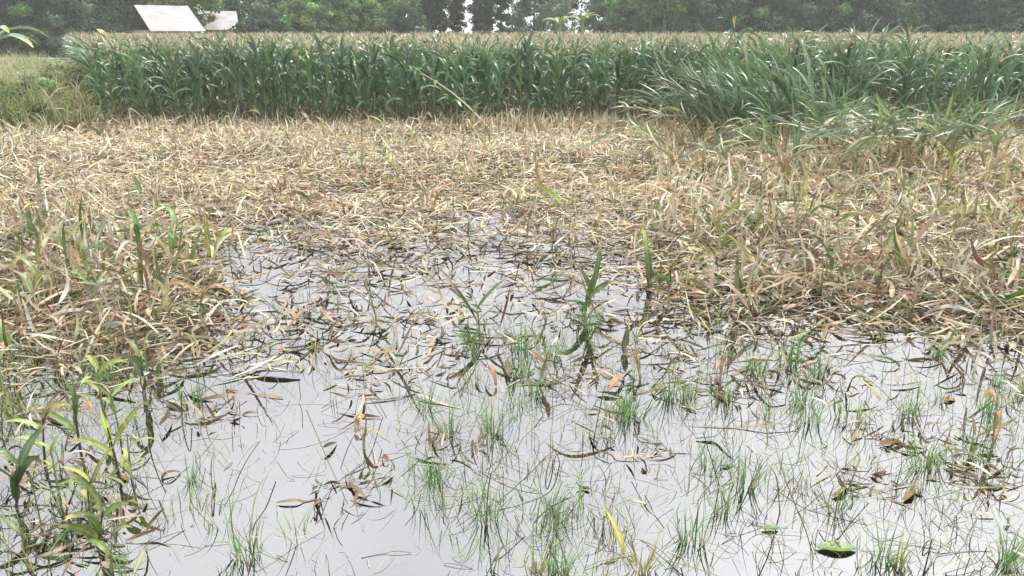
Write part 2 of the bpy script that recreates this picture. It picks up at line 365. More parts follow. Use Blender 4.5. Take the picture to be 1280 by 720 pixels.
# broad-leaved plants (banana / papaya like) with arching leaves
def broadleaf(name, loc, H, n, L, W, col, label, cat, spread=1., tip=None, group=None, azs=None):
    e = empty(name, loc); g = Geo(); p = np.c_[np.zeros(5), np.zeros(5), np.linspace(0, H, 5)]
    tube(g, p, np.linspace(.09, .05, 5) * H / 1.6, (.25, .28, .12), 8); link('stem', mesh_from('stem', g), M_stalk, e)
    az = np.array(azs) if azs is not None else np.arange(n) * 2.4 + rng.random(n) * .5
    n = len(az); g = Geo()
    ribbons(g, np.c_[np.zeros(n), np.zeros(n), np.full(n, H * .93)], az, .9 + rng.random(n) * .35, L * (.8 + .3 * rng.random(n)), W, 1.9 * spread, 0, rng.normal(0, .3, n),
            S=10, col=jit(col, n, .12), across=3, fold=.35, profile='oval', dpow=1.2, tipcol=(tip, .3) if tip else None)
    link('leaves', mesh_from('leaves', g), M_fresh, e); tag(e, label, cat, group); return e
pale_g = (.30, .40, .24)
broadleaf('banana_plant', (dx(-22, 21), 21, .15), 1.7, 7, 1.75, .32, pale_g, 'pale broad leaved banana plant arching over the weeds at the left edge', 'plant',
          tip=(.38, .42, .16), azs=[-.1, .35, -.55, .8, -1.0, 2.6, 3.6])
broadleaf('banana_plant', (dx(700, 62), 62, 0), 2.7, 7, 1.9, .4, (.20, .26, .06), 'yellow green broad leaved plant behind the corn below the sky hole', 'plant', .8)
broadleaf('banana_plant', (dx(728, 64), 64, 0), 3.0, 6, 1.8, .38, (.16, .22, .06), 'taller yellow green broad leaved plant right of the sky hole', 'plant', .8)
broadleaf('banana_plant', (dx(133, 30), 30, .1), 1.9, 3, .9, .2, (.55, .50, .10), 'yellow leaved plant poking up at the left end of the corn block', 'plant', .6, azs=[0, .8, 2.5])

# ------------------------------------------------------------------ sheds and wall
def metal_mat():
    m, t, b = nodes('roof_sheet'); co = t.nodes.new('ShaderNodeTexCoord'); n = t.nodes.new('ShaderNodeTexNoise'); n.inputs['Scale'].default_value = 1.1; n.inputs['Detail'].default_value = 6
    r = t.nodes.new('ShaderNodeValToRGB'); r.color_ramp.elements[0].position = .35; r.color_ramp.elements[0].color = (.30, .28, .27, 1); r.color_ramp.elements[1].position = .6; r.color_ramp.elements[1].color = (.46, .44, .44, 1)
    t.links.new(co.outputs['Object'], n.inputs[0]); t.links.new(n.outputs['Fac'], r.inputs[0]); t.links.new(r.outputs[0], b.inputs[0])
    b.inputs['Roughness'].default_value = .5; return m
M_roof = metal_mat()
def plain(name, c1, c2, scale=2., rough=.85):
    m, t, b = nodes(name); co = t.nodes.new('ShaderNodeTexCoord'); n = t.nodes.new('ShaderNodeTexNoise'); n.inputs['Scale'].default_value = scale; n.inputs['Detail'].default_value = 6
    r = t.nodes.new('ShaderNodeValToRGB'); r.color_ramp.elements[0].position = .35; r.color_ramp.elements[0].color = (*c1, 1); r.color_ramp.elements[1].position = .65; r.color_ramp.elements[1].color = (*c2, 1)
    t.links.new(co.outputs['Object'], n.inputs[0]); t.links.new(n.outputs['Fac'], r.inputs[0]); t.links.new(r.outputs[0], b.inputs[0]); b.inputs['Roughness'].default_value = rough; return m
M_plank = plain('weathered_wall', (.16, .12, .09), (.30, .25, .2)); M_conc = plain('pale_concrete', (.45, .44, .42), (.7, .69, .67))
def shed(loc, yaw, Lr, half, ridge, eave, label):
    """gable shed; local +x along the ridge, the slope facing -y is the one seen"""
    e = empty('shed', loc, yaw)
    g = Geo(); ww = half - .35
    for (a, b_) in [((.25, -ww, 0), (Lr - .25, -ww + .12, eave - .02)), ((.25, ww - .12, 0), (Lr - .25, ww, eave - .02))]: box(g, a, b_)
    for x in (.25, Lr - .37):
        zz = ridge - .15
        v = [(x, -ww + .12, 0), (x + .12, -ww + .12, 0), (x + .12, ww - .12, 0), (x, ww - .12, 0), (x, -ww + .12, eave), (x + .12, -ww + .12, eave), (x + .12, ww - .12, eave), (x, ww - .12, eave)]
        g.add(v, [(0,3,2,1),(4,5,6,7),(0,1,5,4),(1,2,6,5),(2,3,7,6),(3,0,4,7)], (.3, .25, .2))
        g.add([(x, -ww + .12, eave), (x + .12, -ww + .12, eave), (x + .12, 0, zz), (x, 0, zz), (x, ww - .12, eave), (x + .12, ww - .12, eave)],
              [(0, 1, 2, 3), (5, 4, 3, 2), (0, 3, 4, 4)][:2], (.3, .25, .2))
    wo = link('wall', mesh_from('shed_wall', g, False), M_plank, e)
    g = Geo(); n = int(Lr / .1); xs = np.linspace(0, Lr, n + 1); cz = .02 * (np.arange(n + 1) % 2)
    for sgn in (-1, 1):
        for off in (0, .03):
            top = np.c_[xs, xs * 0, np.full(n + 1, ridge) + cz - off]; bot = np.c_[xs, np.full(n + 1, sgn * half), np.full(n + 1, eave - .06) + cz - off]
            i = np.arange(n); g.add(np.r_[top, bot], np.stack([i, i + 1, i + n + 2, i + n + 1], 1), (.8, .8, .8))
    link('roof', mesh_from('shed_roof', g, False), M_roof, e)
    g = Geo(); box(g, (Lr * .35, -ww - .03, .05), (Lr * .35 + .9, -ww, 1.9)); link('door', mesh_from('shed_door', g, False), M_plank, e)
    tag(e, label, 'shed', 'white roofed sheds at the wood edge')
shed((dx(168, 63), 63.5, 0), R(37), 3.9, 3.9, 4.1, 2.3, 'larger white metal roofed shed nearest the dark wood on the left')
shed((dx(247, 73), 73.5, 0), R(20), 3.2, 3.0, 3.9, 2.4, 'smaller white metal roofed shed just right of the larger one')
shed((dx(343, 78), 78, 0), R(-25), 1.9, 1.1, 2.9, 2.2, 'tiny pale roof peeping out right of the grey bush')
def wall():
    e = empty('garden_wall', (0, 0, 0)); g = Geo(); x0, x1 = dx(-60, 50), dx(100, 50)
    box(g, (x0, 50, 0), (x1, 50.2, .62)); link('wall_panel', mesh_from('wall_panel', g, False), M_conc, e)
    g = Geo(); box(g, (x0 - .05, 49.94, .62), (x1 + .05, 50.26, .72)); link('coping', mesh_from('coping', g, False), M_conc, e)
    tag(e, 'low white concrete wall behind the weeds at the left edge', 'wall')
wall()

# ------------------------------------------------------------------ corn plants
CG = (.105, .190, .085); CGB = (.155, .24, .125); DRYC = (.44, .36, .20); STEM = (.24, .28, .14)
def stalk_path(H, lean_az, lean, n=9, bend=1.6):
    t = np.linspace(0, 1, n); e = PI / 2 - lean * t ** (1 / bend)
    st = np.stack([np.cos(e) * math.cos(lean_az), np.cos(e) * math.sin(lean_az), np.sin(e)], 1) * H / (n - 1)
    p = np.r_[np.zeros((1, 3)), np.cumsum(st[1:], 0)]
    p[:, 2] = np.maximum(p[:, 2], .04 + .1 * t * (lean > 1.2)); return p
def corn_geo(H=2.0, tl=.16, lean_az=0., lean=.05, nl=12, S=8, across=3, sides=6, tassel=9, plane=None, dead_low=3, fold_leaf=0., col=CG, stalk_n=9, leafL=.72, W=.075, first=.12):
    gs, gl, gt = Geo(), Geo(), Geo()
    P = stalk_path(H * .86, lean_az, lean, stalk_n)
    tt = np.linspace(0, 1, stalk_n)
    cst = np.array(STEM)[None] * (1 + 0 * tt[:, None]); low = (tt < .4)[:, None]; cst = np.where(low, np.array([[.30, .28, .14]]), cst)
    tube(gs, P, .014 * (1 - .6 * tt), cst, sides)
    pl = rng.random() * 6.28 if plane is None else plane
    ts = np.linspace(first, .93, nl); pos = np.stack([np.interp(ts, tt, P[:, k]) for k in range(3)], 1)
    az = pl + (np.arange(nl) % 2) * PI + rng.normal(0, .45, nl)
    if fold_leaf > 0:                                    # wind-thrown: leaves trail along the stalk
        az = lean_az + rng.normal(0, .45, nl)
    el = 1.1 + .3 * ts + rng.normal(0, .1, nl)
    if fold_leaf > 0: el = PI / 2 - lean * ts ** .625 + rng.normal(.12, .25, nl)
    L = leafL * (.50 + .85 * np.sin(PI * np.clip(ts * .9 + .06, 0, 1))) * (1 + rng.normal(0, .1, nl))
    dr = (2.2 - 1.1 * ts + rng.normal(0, .4, nl)) if fold_leaf == 0 else np.abs(rng.normal(.15, .45, nl))
    dr = np.where(rng.random(nl) < .25, dr + .8, dr)
    cc = jit(col, nl, .16, .06); dl = ts < (dead_low / nl) * .95
    cc[dl] = jit(DRYC, int(dl.sum()), .2); dr[dl] += .8
    ribbons(gl, pos, az, el, L, W * (.8 + .35 * rng.random(nl)), dr, rng.normal(0, .35, nl), rng.normal(0, .9, nl), S=S, col=cc, across=across, fold=.35,
            tipcol=(DRYC, np.where(rng.random(nl) < .35, .18, 0)), zmin=.02)
    if tassel:
        tp = P[-1]; n = tassel; a = rng.random(n) * 6.28
        ea = PI / 2 - min(lean, 1.3) * .8 - .12 - rng.random(n) * .55; ea[0] = PI / 2 - lean * .8
        ribbons(gt, np.tile(tp, (n, 1)), a, ea, H * tl * (.7 + .4 * rng.random(n)), .017, .4, 0, 0, S=3, col=jit((.50, .42, .26), n, .15), profile='flat', across=2)
        tube(gt, np.array([P[-2], tp, tp + (tp - P[-2]) / np.linalg.norm(tp - P[-2]) * H * .10]), [.006, .006, .003], (.3, .3, .15), 4)
    return gs, gl, gt
def corn_proto(key, **kw):
    a, b, c = corn_geo(**kw)
    ms = [mesh_from(key + '_stalk', a), mesh_from(key + '_leaves', b), mesh_from(key + '_tassel', c)]
    for m, mt in zip(ms, (M_stalk, M_corn, M_tassel)): m.materials.append(mt)
    return ms
def corn_place(ms, loc, rz, sc, label, group, name='corn_plant'):
    e = empty(name, loc, rz); e.scale = (sc,) * 3
    for nm, m in zip(('stalk', 'leaves', 'tassel'), ms): link(nm, m, parent=e)
    tag(e, label, 'corn plant', group); return e
UP = [corn_proto('corn_up%d' % i, H=2.0 + .06 * (i % 3), lean=.04 + .05 * (i % 4), lean_az=i * 1.3, dead_low=1 + i % 2, nl=12 + i % 3, W=.085, leafL=.66, tassel=5, tl=.09, col=[CG, (.135, .225, .09), (.09, .165, .09)][i % 3]) for i in range(9)]
n_ind = 0
for row, sp in ((0, .2), (1, .24)):
    for X in np.arange(-9.9, 4.7, sp):
        x = X + rng.normal(0, .04); y = front_y(X) + row * .62 + rng.normal(0, .10)
        if row == 0 and rng.random() < .08: continue
        s = .99 + rng.normal(0, .055)
        if x < -9.2: s *= .9
        corn_place(UP[int(rng.integers(9))], (x, y, .05), rng.random() * 6.28, s, 'tall green corn plant in the front rows of the long dense block', 'corn plants standing in the long block')
        n_ind += 1
CLR = [corn_proto('corn_ragged%d' % i, H=2.15, lean=.12 + .12 * (i % 4), lean_az=2.6 + i * .7, dead_low=2, nl=13, leafL=.8, W=.07, tl=.11, tassel=6, col=CGB if i % 2 else CG) for i in range(6)]
gR = 'corn plants in the ragged clump on the right'
for i in range(62):
    px = 905 + 375 * (i / 61) + rng.normal(0, 5)
    Y = (18.0 if px < 1165 else 17.6) + rng.random() * 1.3
    if 1085 < px < 1135: Y = 19.6 + rng.random() * .6
    s = 1.06 + rng.normal(0, .07)
    if px > 1160: s *= .9
    corn_place(CLR[int(rng.integers(6))], (dx(px, Y), Y, .0), rng.normal(0, .6), s, 'ragged green corn plant standing in the clump on the right of the field', gR)
LN = [corn_proto('corn_lean%d' % i, H=2.2, tassel=2, tl=.08, lean=[.75, 1.05, 1.25, 1.42][i], lean_az=PI, dead_low=1, nl=14, leafL=.78, W=.07, fold_leaf=1., col=[CGB, (.17, .25, .15), (.24, .30, .19), (.12, .19, .11)][i]) for i in range(4)]
gL = 'corn plants blown over at the clump'
for i in range(40):                                   # leaning left out of the clump
    px = 890 + rng.random() * 200; Y = 15.2 + rng.random() * 2.6
    corn_place(LN[int(rng.integers(4))], (dx(px, Y), Y, 0), rng.normal(.05, .4), .85 + rng.random() * .27, 'green corn plant blown over to the left out of the ragged clump', gL)
LD = [corn_proto('corn_lodged%d' % i, H=1.9, tassel=2, tl=.08, lean=1.15 + .12 * i, lean_az=0, dead_low=3 + i, nl=13, leafL=.62, W=.055, fold_leaf=.6, col=[CG, (.2, .27, .12), (.14, .22, .12), (.34, .34, .18)][i]) for i in range(4)]
for i in range(64):
    px = 845 + rng.random() * 440; Y = 11.6 + rng.random() * 5.2
    corn_place(LD[int(rng.integers(4))], (dx(px, Y), Y, .02), rng.choice([-.6, .1, 2.4, 3.3, 3.6]) + rng.normal(0, .5), .75 + rng.random() * .25, 'flattened green corn plant lying in front of the ragged clump', gL)

# the rest of the standing crop: one mass
def tile(geo_arrays, locs, rots, scs, G, tint):
    v, f, c, t = geo_arrays; n = len(locs); m = len(v)
    cs, sn = np.cos(rots)[:, None], np.sin(rots)[:, None]
    V = np.stack([(v[None, :, 0] * cs - v[None, :, 1] * sn) * scs[:, None] + locs[:, 0:1], (v[None, :, 0] * sn + v[None, :, 1] * cs) * scs[:, None] + locs[:, 1:2],
                  v[None, :, 2] * scs[:, None] + locs[:, 2:3]], -1)
    G.add(V.reshape(-1, 3), (f[None] + (np.arange(n) * m)[:, None, None]).reshape(-1, 4), (c[None] * tint[:, None, :]).reshape(-1, 3), np.tile(t, (n, 1)))
def merged_corn(**kw):
    a, b, c = corn_geo(**kw); G = Geo()
    for q in (a, b, c): G.add(*q.arrays())
    return G.arrays()
near_l = [merged_corn(H=2.03, S=6, nl=11, across=2, sides=4, stalk_n=5, tassel=7, lean=.05 + .05 * (i % 3), lean_az=i) for i in range(6)]
far_l = [merged_corn(H=2.05, S=4, nl=6, across=2, sides=3, stalk_n=3, tassel=5, first=.5, dead_low=0, lean=.06, lean_az=i) for i in range(6)]
loc_n, loc_f = [], []
Y = 18.9
while Y < 57:
    xl = -9.9 - max(0, Y - 19.9) * .55; xr = dx(1330, Y) + 1
    for X in np.arange(xl, xr, .23 if Y < 30 else (.3 if Y < 40 else .42)):
        fy = front_y(X)
        if Y < fy + (1.1 if X < 4.6 else 1.6): continue
        if X > 4.6 and 1085 < pix(X, Y, 1)[0] < 1135 and Y < 20.6: continue
        p = (X + rng.normal(0, .05), Y + rng.normal(0, .08), .05)
        (loc_n if Y < fy + 5 else loc_f).append(p)
    Y += .68
G = Geo()
for locs, vars_ in ((loc_n, near_l), (loc_f, far_l)):
    locs = np.array(locs); k = rng.integers(len(vars_), size=len(locs))
    for i in range(len(vars_)):
        s = locs[k == i]; n = len(s)
        tile(vars_[i], s, rng.random(n) * 6.28, .99 + rng.normal(0, .035, n), G, np.clip(1 + rng.normal(0, .1, (n, 1)) * np.ones((1, 3)), .6, 1.4))
tag(link('corn_field', mesh_from('corn_field', G), M_corn), 'the remaining mass of tasselled green corn stretching back to the trees', 'corn field', kind='stuff')
print('corn', n_ind, len(loc_n), len(loc_f))

# ------------------------------------------------------------------ straw
STRAW = np.array([(.66, .56, .38), (.70, .65, .52), (.56, .44, .27), (.40, .28, .18), (.24, .15, .10), (.42, .24, .14), (.52, .48, .42), (.30, .32, .13), (.13, .20, .07)])
SP = np.array([.24, .18, .18, .11, .08, .05, .08, .05, .03])
cov_x = np.array([0, 80, 200, 270, 320, 400, 500, 600, 700, 800, 860, 960, 1080, 1180, 1280])
cov_y = np.array([140, 200, 245, 280, 320, 360, 400, 440, 480, 530, 600, 720])
COV = np.array([
 [1]*15,
 [1]*15,
 [1,1,1,1,1,.9,.9,.95,1,1,1,1,1,1,1],
 [1,1,.95,.85,.6,.65,.7,.65,.75,.9,1,1,1,1,1],
 [1,1,.9,.45,.12,.42,.4,.34,.4,.55,.95,1,1,1,1],
 [.95,.95,.9,.5,.15,.4,.2,.24,.26,.4,.85,.85,.75,.7,.7],
 [.85,.85,.9,.7,.5,.5,.2,.22,.22,.3,.4,.3,.25,.45,.5],
 [.6,.7,.7,.6,.4,.3,.13,.12,.14,.16,.18,.16,.1,.18,.25],
 [.25,.25,.2,.1,.07,.1,.08,.08,.09,.1,.09,.09,.07,.1,.13],
 [.12,.12,.05,.02,.01,.04,.03,.03,.03,.04,.05,.05,.05,.07,.09],
 [.08,.08,.02,.01,.01,.01,.01,.01,.01,.01,.02,.03,.03,.03,.03],
 [.05,.05,.01,.0,.0,.01,.01,.01,.01,.01,.01,.02,.02,.02,.02]])
def bilerp(px, py):
    px = np.clip(px, 0, 1280); py = np.clip(py, 140, 720)
    i = np.clip(np.searchsorted(cov_x, px, 'right') - 1, 0, len(cov_x) - 2); j = np.clip(np.searchsorted(cov_y, py, 'right') - 1, 0, len(cov_y) - 2)
    u = (px - cov_x[i]) / (cov_x[i + 1] - cov_x[i]); v = (py - cov_y[j]) / (cov_y[j + 1] - cov_y[j])
    return (COV[j, i] * (1 - u) + COV[j, i + 1] * u) * (1 - v) + (COV[j + 1, i] * (1 - u) + COV[j + 1, i + 1] * u) * v
# patchiness: a few random wavelets
KW = rng.normal(0, 1.6, (14, 2)); PH = rng.random(14) * 6.28
def patch(X, Y): return sum(np.sin(KW[i, 0] * X + KW[i, 1] * Y + PH[i]) for i in range(14)) / 14 ** .5
def scatter(n, ymax=24.5, ymin=2.6, edge=1.0, power=1.):
    Yr = ymin + (ymax - ymin) * rng.random(n); Xr = (rng.random(n) * 2 - 1) * (dx(1280, 1) * Yr + edge + 1.2)
    px, py = pix(Xr, Yr); d = bilerp(px, py) ** power; d = d * np.clip(1 + .38 * patch(Xr, Yr) * (d < .9), 0, 2)
    keep = (rng.random(n) < d * np.where(py > 455, .55, 1)) & (Yr < np.where(Xr < 4.6, 20.4, 19.5)) 
    return np.c_[Xr[keep], Yr[keep], np.zeros(keep.sum())]
def straw_layer(g, p, h0, h1, L, W, elm, S=5, cols=STRAW, probs=SP, dr=.8, az_h=False):
    n = len(p); p = p.copy(); hm = np.clip(1 + .8 * patch(p[:, 0] * 1.3, p[:, 1] * 1.3), .15, 3); p[:, 2] = h0 + (h1 - h0) * rng.random(n) ** 1.5 * hm
    az = rng.random(n) * 6.28
    if az_h: az = rng.choice([0, PI], n) + rng.normal(0, .45, n)
    el = np.abs(rng.normal(0, elm, n)) * np.clip(hm, .5, 1.6); ci = rng.choice(len(cols), n, p=probs)
    if len(cols) == 9: ci = np.where((rng.random(n) < np.clip((p[:, 1] - 11) / 8, 0, .75)) & (ci > 2), rng.choice([0, 0, 1, 2], n), ci)
    else: ci = np.where((rng.random(n) < np.clip((p[:, 1] - 11) / 8, 0, .75)) & (ci < 2), 3, ci)
    Ls = L * (.4 + .9 * rng.random(n)); Ws = W * (.5 + .9 * rng.random(n))
    kt = .25 + .5 * rng.random(n); ka = np.where(rng.random(n) < .55, rng.normal(.6, 1.1, n), 0)
    ribbons(g, p, az, el, Ls, Ws, rng.normal(dr * .7, .5, n), rng.normal(0, .5, n), rng.normal(0, 1.8, n), S=S, col=jit(cols[ci], n, .16, .05) * np.where(p[:, 1:2] < 9, .8, 1), zmin=.004, kink=(kt, ka))
g = Geo()
pA = scatter(52000); WET = np.array([(.13, .09, .06), (.20, .14, .09), (.34, .26, .17), (.50, .42, .30), (.60, .53, .42)])
straw_layer(g, pA[::2], .004, .05, .34, .026, .12, cols=WET, probs=np.array([.28, .24, .2, .16, .12])); straw_layer(g, pA[1::2], .01, .10, .32, .018, .2)
pB = scatter(26000, power=1.4); straw_layer(g, pB, .02, .16, .42, .022, .4, S=7)
pC = scatter(13000, power=1.6); straw_layer(g, pC, .05, .12, .34, .018, .9, dr=1.1, S=7)
pD = scatter(9000, power=1.3, ymax=14); straw_layer(g, pD, .005, .05, .7, .014, .06, S=4, dr=.1, az_h=True)
far = pA[(pA[:, 1] > 15.5)][::2]; straw_layer(g, far, .05, .2, .42, .028, .8)
for cx, cy_, m_, rad in [(475, 470, 40, .16), (600, 425, 45, .2), (685, 465, 45, .18), (800, 470, 45, .18), (905, 485, 40, .16), (1010, 480, 45, .2), (1110, 545, 35, .15), (1195, 560, 35, .15), (1080, 605, 25, .12),
                         (435, 622, 22, .12), (790, 560, 22, .12), (740, 400, 40, .2), (500, 410, 40, .2), (950, 430, 40, .22), (1250, 470, 40, .2), (240, 520, 25, .14), (60, 610, 35, .16), (120, 660, 30, .14), (30, 700, 35, .16), (560, 560, 18, .1), (1240, 600, 30, .14)]:
    c0 = gp(cx, cy_); a_ = rng.random(m_) * 6.28; r_ = rad * np.sqrt(rng.random(m_)) * 1.5
    straw_layer(g, c0 + np.c_[np.cos(a_) * r_ * 1.4, np.sin(a_) * r_, np.zeros(m_)], .003, .05, .17, .015, .35, S=9, cols=WET, probs=np.array([.38, .26, .16, .12, .08]), dr=.7)
SPG = np.array([.14, .19, .12, .09, .06, .03, .11, .15, .11])
pE = scatter(30000, ymax=18, ymin=6, power=2.5); pxE, pyE = pix(pE[:, 0], pE[:, 1])
pE = pE[((pxE > 820) | ((pxE < 300) & (pyE > 290))) & (rng.random(len(pE)) < .55)]
straw_layer(g, pE, .02, .22, .46, .034, .75, S=6, probs=SPG, dr=1.2)
pF = pE[::6]; straw_layer(g, pF, .02, .15, .5, .04, 1.0, S=7, probs=SPG, dr=1.3)
tag(link('dry_corn_debris', mesh_from('dry_corn_debris', g), M_straw), 'tangled mat of bleached flattened corn leaves floating over the flooded field', 'straw', kind='stuff')
print('straw', len(pA), len(pB), len(pC), len(pD))

# upright tan dried weeds fringing the corn block, weeds on the left bank
g = Geo(); n = 3800; X = -10 + 14.6 * rng.random(n); Yv = 18.8 + 1.1 * rng.random(n)
bump = np.where((X > -1) & (X < 2.6), .40, .2)
ribbons(g, np.c_[X, Yv, np.full(n, .04)], rng.random(n) * 6.28, 1.2 + rng.normal(0, .25, n), bump * (.5 + rng.random(n)), .022, rng.normal(.9, .5, n), rng.normal(0, .5, n), rng.normal(0, 1, n), S=5,
        col=jit(STRAW[rng.choice([0, 0, 1, 2, 3, 7], n)], n, .2))
tag(link('dry_weeds', mesh_from('dry_weeds', g), M_straw), 'fringe of dry tan weeds standing at the foot of the long corn block', 'weeds', kind='stuff')
g = Geo(); n = 26000; Yv = 18.6 + 31 * rng.random(n) ** 1.25; t = rng.random(n)
xl = dx(-70, 1) * Yv * 1.0; xr = np.where(Yv < 21.5, -11.2 + (Yv - 18.4) * .7 + rng.normal(0, .5, n), -10.8 - (Yv - 21.5) * .55); X = xl + (xr - xl) * t ** .8; Yv = Yv + rng.normal(0, .35, n)
hh = .30 + .3 * (patch(X * .5, Yv * .5) > .3)
WC = np.array([(.27, .34, .13), (.36, .42, .18), (.48, .46, .26), (.52, .46, .32), (.17, .28, .08)])
ribbons(g, np.c_[X, Yv, np.full(n, .1)], rng.random(n) * 6.28, 1.25 + rng.normal(0, .25, n), hh * (.5 + rng.random(n)) * 1.6, .026, rng.normal(.9, .5, n), 0, rng.normal(0, 1, n), S=4,
        col=jit(WC[rng.choice(5, n, p=[.20, .26, .24, .20, .10])], n, .2))
tag(link('weeds', mesh_from('weeds', g), M_grass), 'tangle of pale green weeds on the bank left of the corn', 'weeds', kind='stuff')
for px, Yb, s, lb in [(22, 19.5, .45, 'grey green weedy shrub under the banana leaves at the left edge'), (68, 23, .5, 'low weedy shrub right of the banana plant'),
                      (150, 24.5, .33, 'leafy green weedy shrub against the left end of the corn block')]:
    place_tree('scrub', px, Yb, s, lb, 'weedy shrubs on the left bank', name='shrub', cat='shrub')

# ------------------------------------------------------------------ broken stalks in the straw
def broken(px, py, H, az, lean, nl, label, col, group='broken corn stalks standing in the straw', tip=.4, W=.055, L=.45, name='broken_corn_stalk', z=0., kinds=None):
    e = empty(name, tuple(gp(px, py, z)))
    if py > 440 and name == 'broken_corn_stalk' and L == .45: L, W, H = .2, .034, H * .75
    gs, gl = Geo(), Geo(); P = stalk_path(H, az, lean, 6); tube(gs, np.r_[[P[0] - [0, 0, .12]], P], .008 * np.r_[1.1, 1 - .5 * np.linspace(0, 1, 6)], (.26, .26, .12) if kinds is None else kinds, 6)
    ts = np.linspace(.25, .95, nl); tt = np.linspace(0, 1, 6); pos = np.stack([np.interp(ts, tt, P[:, k]) for k in range(3)], 1)
    a = rng.random() * 6.28 + np.arange(nl) * PI + rng.normal(0, .5, nl)
    ribbons(gl, pos, a, 1.1 + rng.normal(0, .25, nl), L * (.6 + .6 * rng.random(nl)), W * (.7 + .5 * rng.random(nl)), rng.normal(1.1, .6, nl), rng.normal(0, .4, nl), rng.normal(0, 1.2, nl),
            S=8, col=jit(col, nl, .18), across=3, fold=.3, tipcol=((.50, .36, .18), np.full(nl, tip)), zmin=.005, kink=(.4 + .3 * rng.random(nl), np.where(rng.random(nl) < .35, 1.3, 0)))
    link('stalk', mesh_from('broken_stalk', gs), M_stalk, e); link('leaves', mesh_from('broken_leaves', gl), M_fresh, e)
    tag(e, label, 'corn stalk', group); return e
GR = (.12, .20, .06); YG = (.30, .36, .10)
hand = [(360, 195, .55, .3, .15, 3, 'short green stalk standing alone in the far straw, left of centre', GR), (607, 195, .75, 1.5, .1, 3, 'slim dark green stalk upright in the far straw near the centre', GR),
        (60, 290, .6, 2, .1, 3, 'thin green stalk upright in the straw near the left edge', GR), (20, 205, .5, 1, .1, 2, 'slim green stalk at the far left of the straw', GR),
        (180, 385, .75, .2, .1, 5, 'bushy green broken stalk standing in the left straw heap', (.09, .16, .04)), (287, 320, .45, 1, .08, 2, 'thin stalk with a rusty tip left of the water pool', GR),
        (388, 262, .4, .5, .2, 2, 'slim green stalk leaning right beside the first open water', GR), (1030, 360, .55, 1.5, .05, 3, 'dark green stalk upright in the right hand straw', GR),
        (1012, 300, .5, 2.3, .4, 4, 'tan topped green stalk leaning in the right hand straw', YG), (842, 215, .5, 1.4, .1, 4, 'rusty brown dead stalk clump under the blown over corn', (.30, .18, .09)),
        (458, 245, .45, 2.6, .2, 2, 'thin green stalk in the centre left of the straw', GR), (690, 300, .4, 1., .3, 2, 'thin bent stalk in the centre straw', YG),
        (600, 420, .28, 2., .4, 5, 'small green leafy stump in the water at the centre', (.08, .14, .04)), (730, 400, .3, .3, .4, 6, 'dark leafy green stump in the water right of centre', (.08, .14, .04)),
        (470, 400, .35, 2.5, .5, 3, 'green stalk stub leaning over the water left of centre', GR), (455, 560, .24, 1, .3, 2, 'brown bent stalk stub in the open water left of centre', (.30, .24, .1)),
        (675, 480, .25, .7, .6, 4, 'brown leaning stub in a grass tuft at the centre', (.32, .22, .1)), (800, 475, .3, 2.2, .6, 4, 'dead brown crooked stub right of the centre tuft', (.34, .2, .1)),
        (900, 480, .2, 1.2, .6, 4, 'orange brown curled stub in the right water', (.42, .27, .15)), (1240, 560, .42, 1.6, .2, 5, 'orange brown drooping dead plant near the right edge', (.42, .27, .13)),
        (1275, 250, .5, 2, .2, 4, 'green stalk in the straw at the far right edge', GR), (1185, 245, .6, 1.4, .15, 4, 'upright olive stalk in the straw on the right', YG)]
for h in hand: broken(*h)
for i in range(60):
    px = rng.random() * 1300 - 10; py = 165 + 235 * rng.random() ** 1.1
    if bilerp(px, py) < .45: continue
    col = [GR, YG, (.46, .36, .2), (.34, .22, .1), (.5, .42, .28)][int(rng.integers(5))]
    broken(px, py, .22 + .3 * rng.random(), rng.random() * 6.28, .2 + rng.random() * .8, int(rng.integers(2, 5)), 'broken corn stalk sticking up out of the tangled straw', col)

gW = 'tall corn shoots in the lower left water'
for a in [(58, 590, .32, .4, .15, 5, 'tall shoot with dark rotting stem nearest the bottom left', YG), (150, 600, .3, 2.5, .2, 5, 'shoot with wide yellowing blades right of the lower left cluster', (.34, .40, .10)),
          (100, 560, .34, 1.2, .1, 5, 'tallest green shoot in the middle of the lower left cluster', (.16, .26, .06)), (22, 640, .26, .2, .3, 5, 'dark green shoot at the left edge low in the picture', (.10, .15, .05)),
          (182, 500, .3, 1.5, .1, 4, 'shoot with a thick dark stem at the edge of the left straw heap', (.10, .14, .05)), (125, 690, .2, .8, .3, 5, 'dark shoot with broad blades at the bottom left', (.16, .22, .06)),
          ]:
    broken(*a, group=gW, tip=.25, L=.27, W=.046, kinds=(.07, .06, .035))

for a in [(862, 205, .7, 2.8, .5, 6, 'rust brown dead stalk leaning at the left foot of the blown over corn', (.34, .17, .08)), (880, 190, .8, 2.5, .4, 6, 'brown withered stalk just behind the rust brown dead one', (.30, .20, .10)),
          (1060, 215, .7, 1.2, .2, 4, 'pinkish tan dead stalk before the dark gap in the clump', (.50, .34, .22)), (960, 225, .6, .4, .5, 5, 'orange tan stalk collapsed in front of the clump', (.46, .30, .14)),
          (215, 350, .6, .7, .3, 6, 'leafy green stalk in the right part of the left straw heap', (.15, .24, .07)), (120, 395, .5, 2.2, .4, 6, 'low leafy green stalk in the lower left straw heap', (.20, .28, .08)),
          (40, 400, .5, .9, .4, 5, 'olive leafy stalk low in the left straw heap near the edge', (.22, .28, .09)), (250, 400, .45, 1.2, .5, 5, 'brown curled stalk at the right end of the left straw heap', (.36, .22, .11)),
          (1140, 330, .6, 2.0, .3, 4, 'olive stalk leaning left in the right straw', (.24, .28, .10)), (905, 330, .6, 2.4, .5, 4, 'green stalk slanting left at the edge of the right straw', (.16, .25, .07))]:
    broken(*a, W=.05, L=.4)

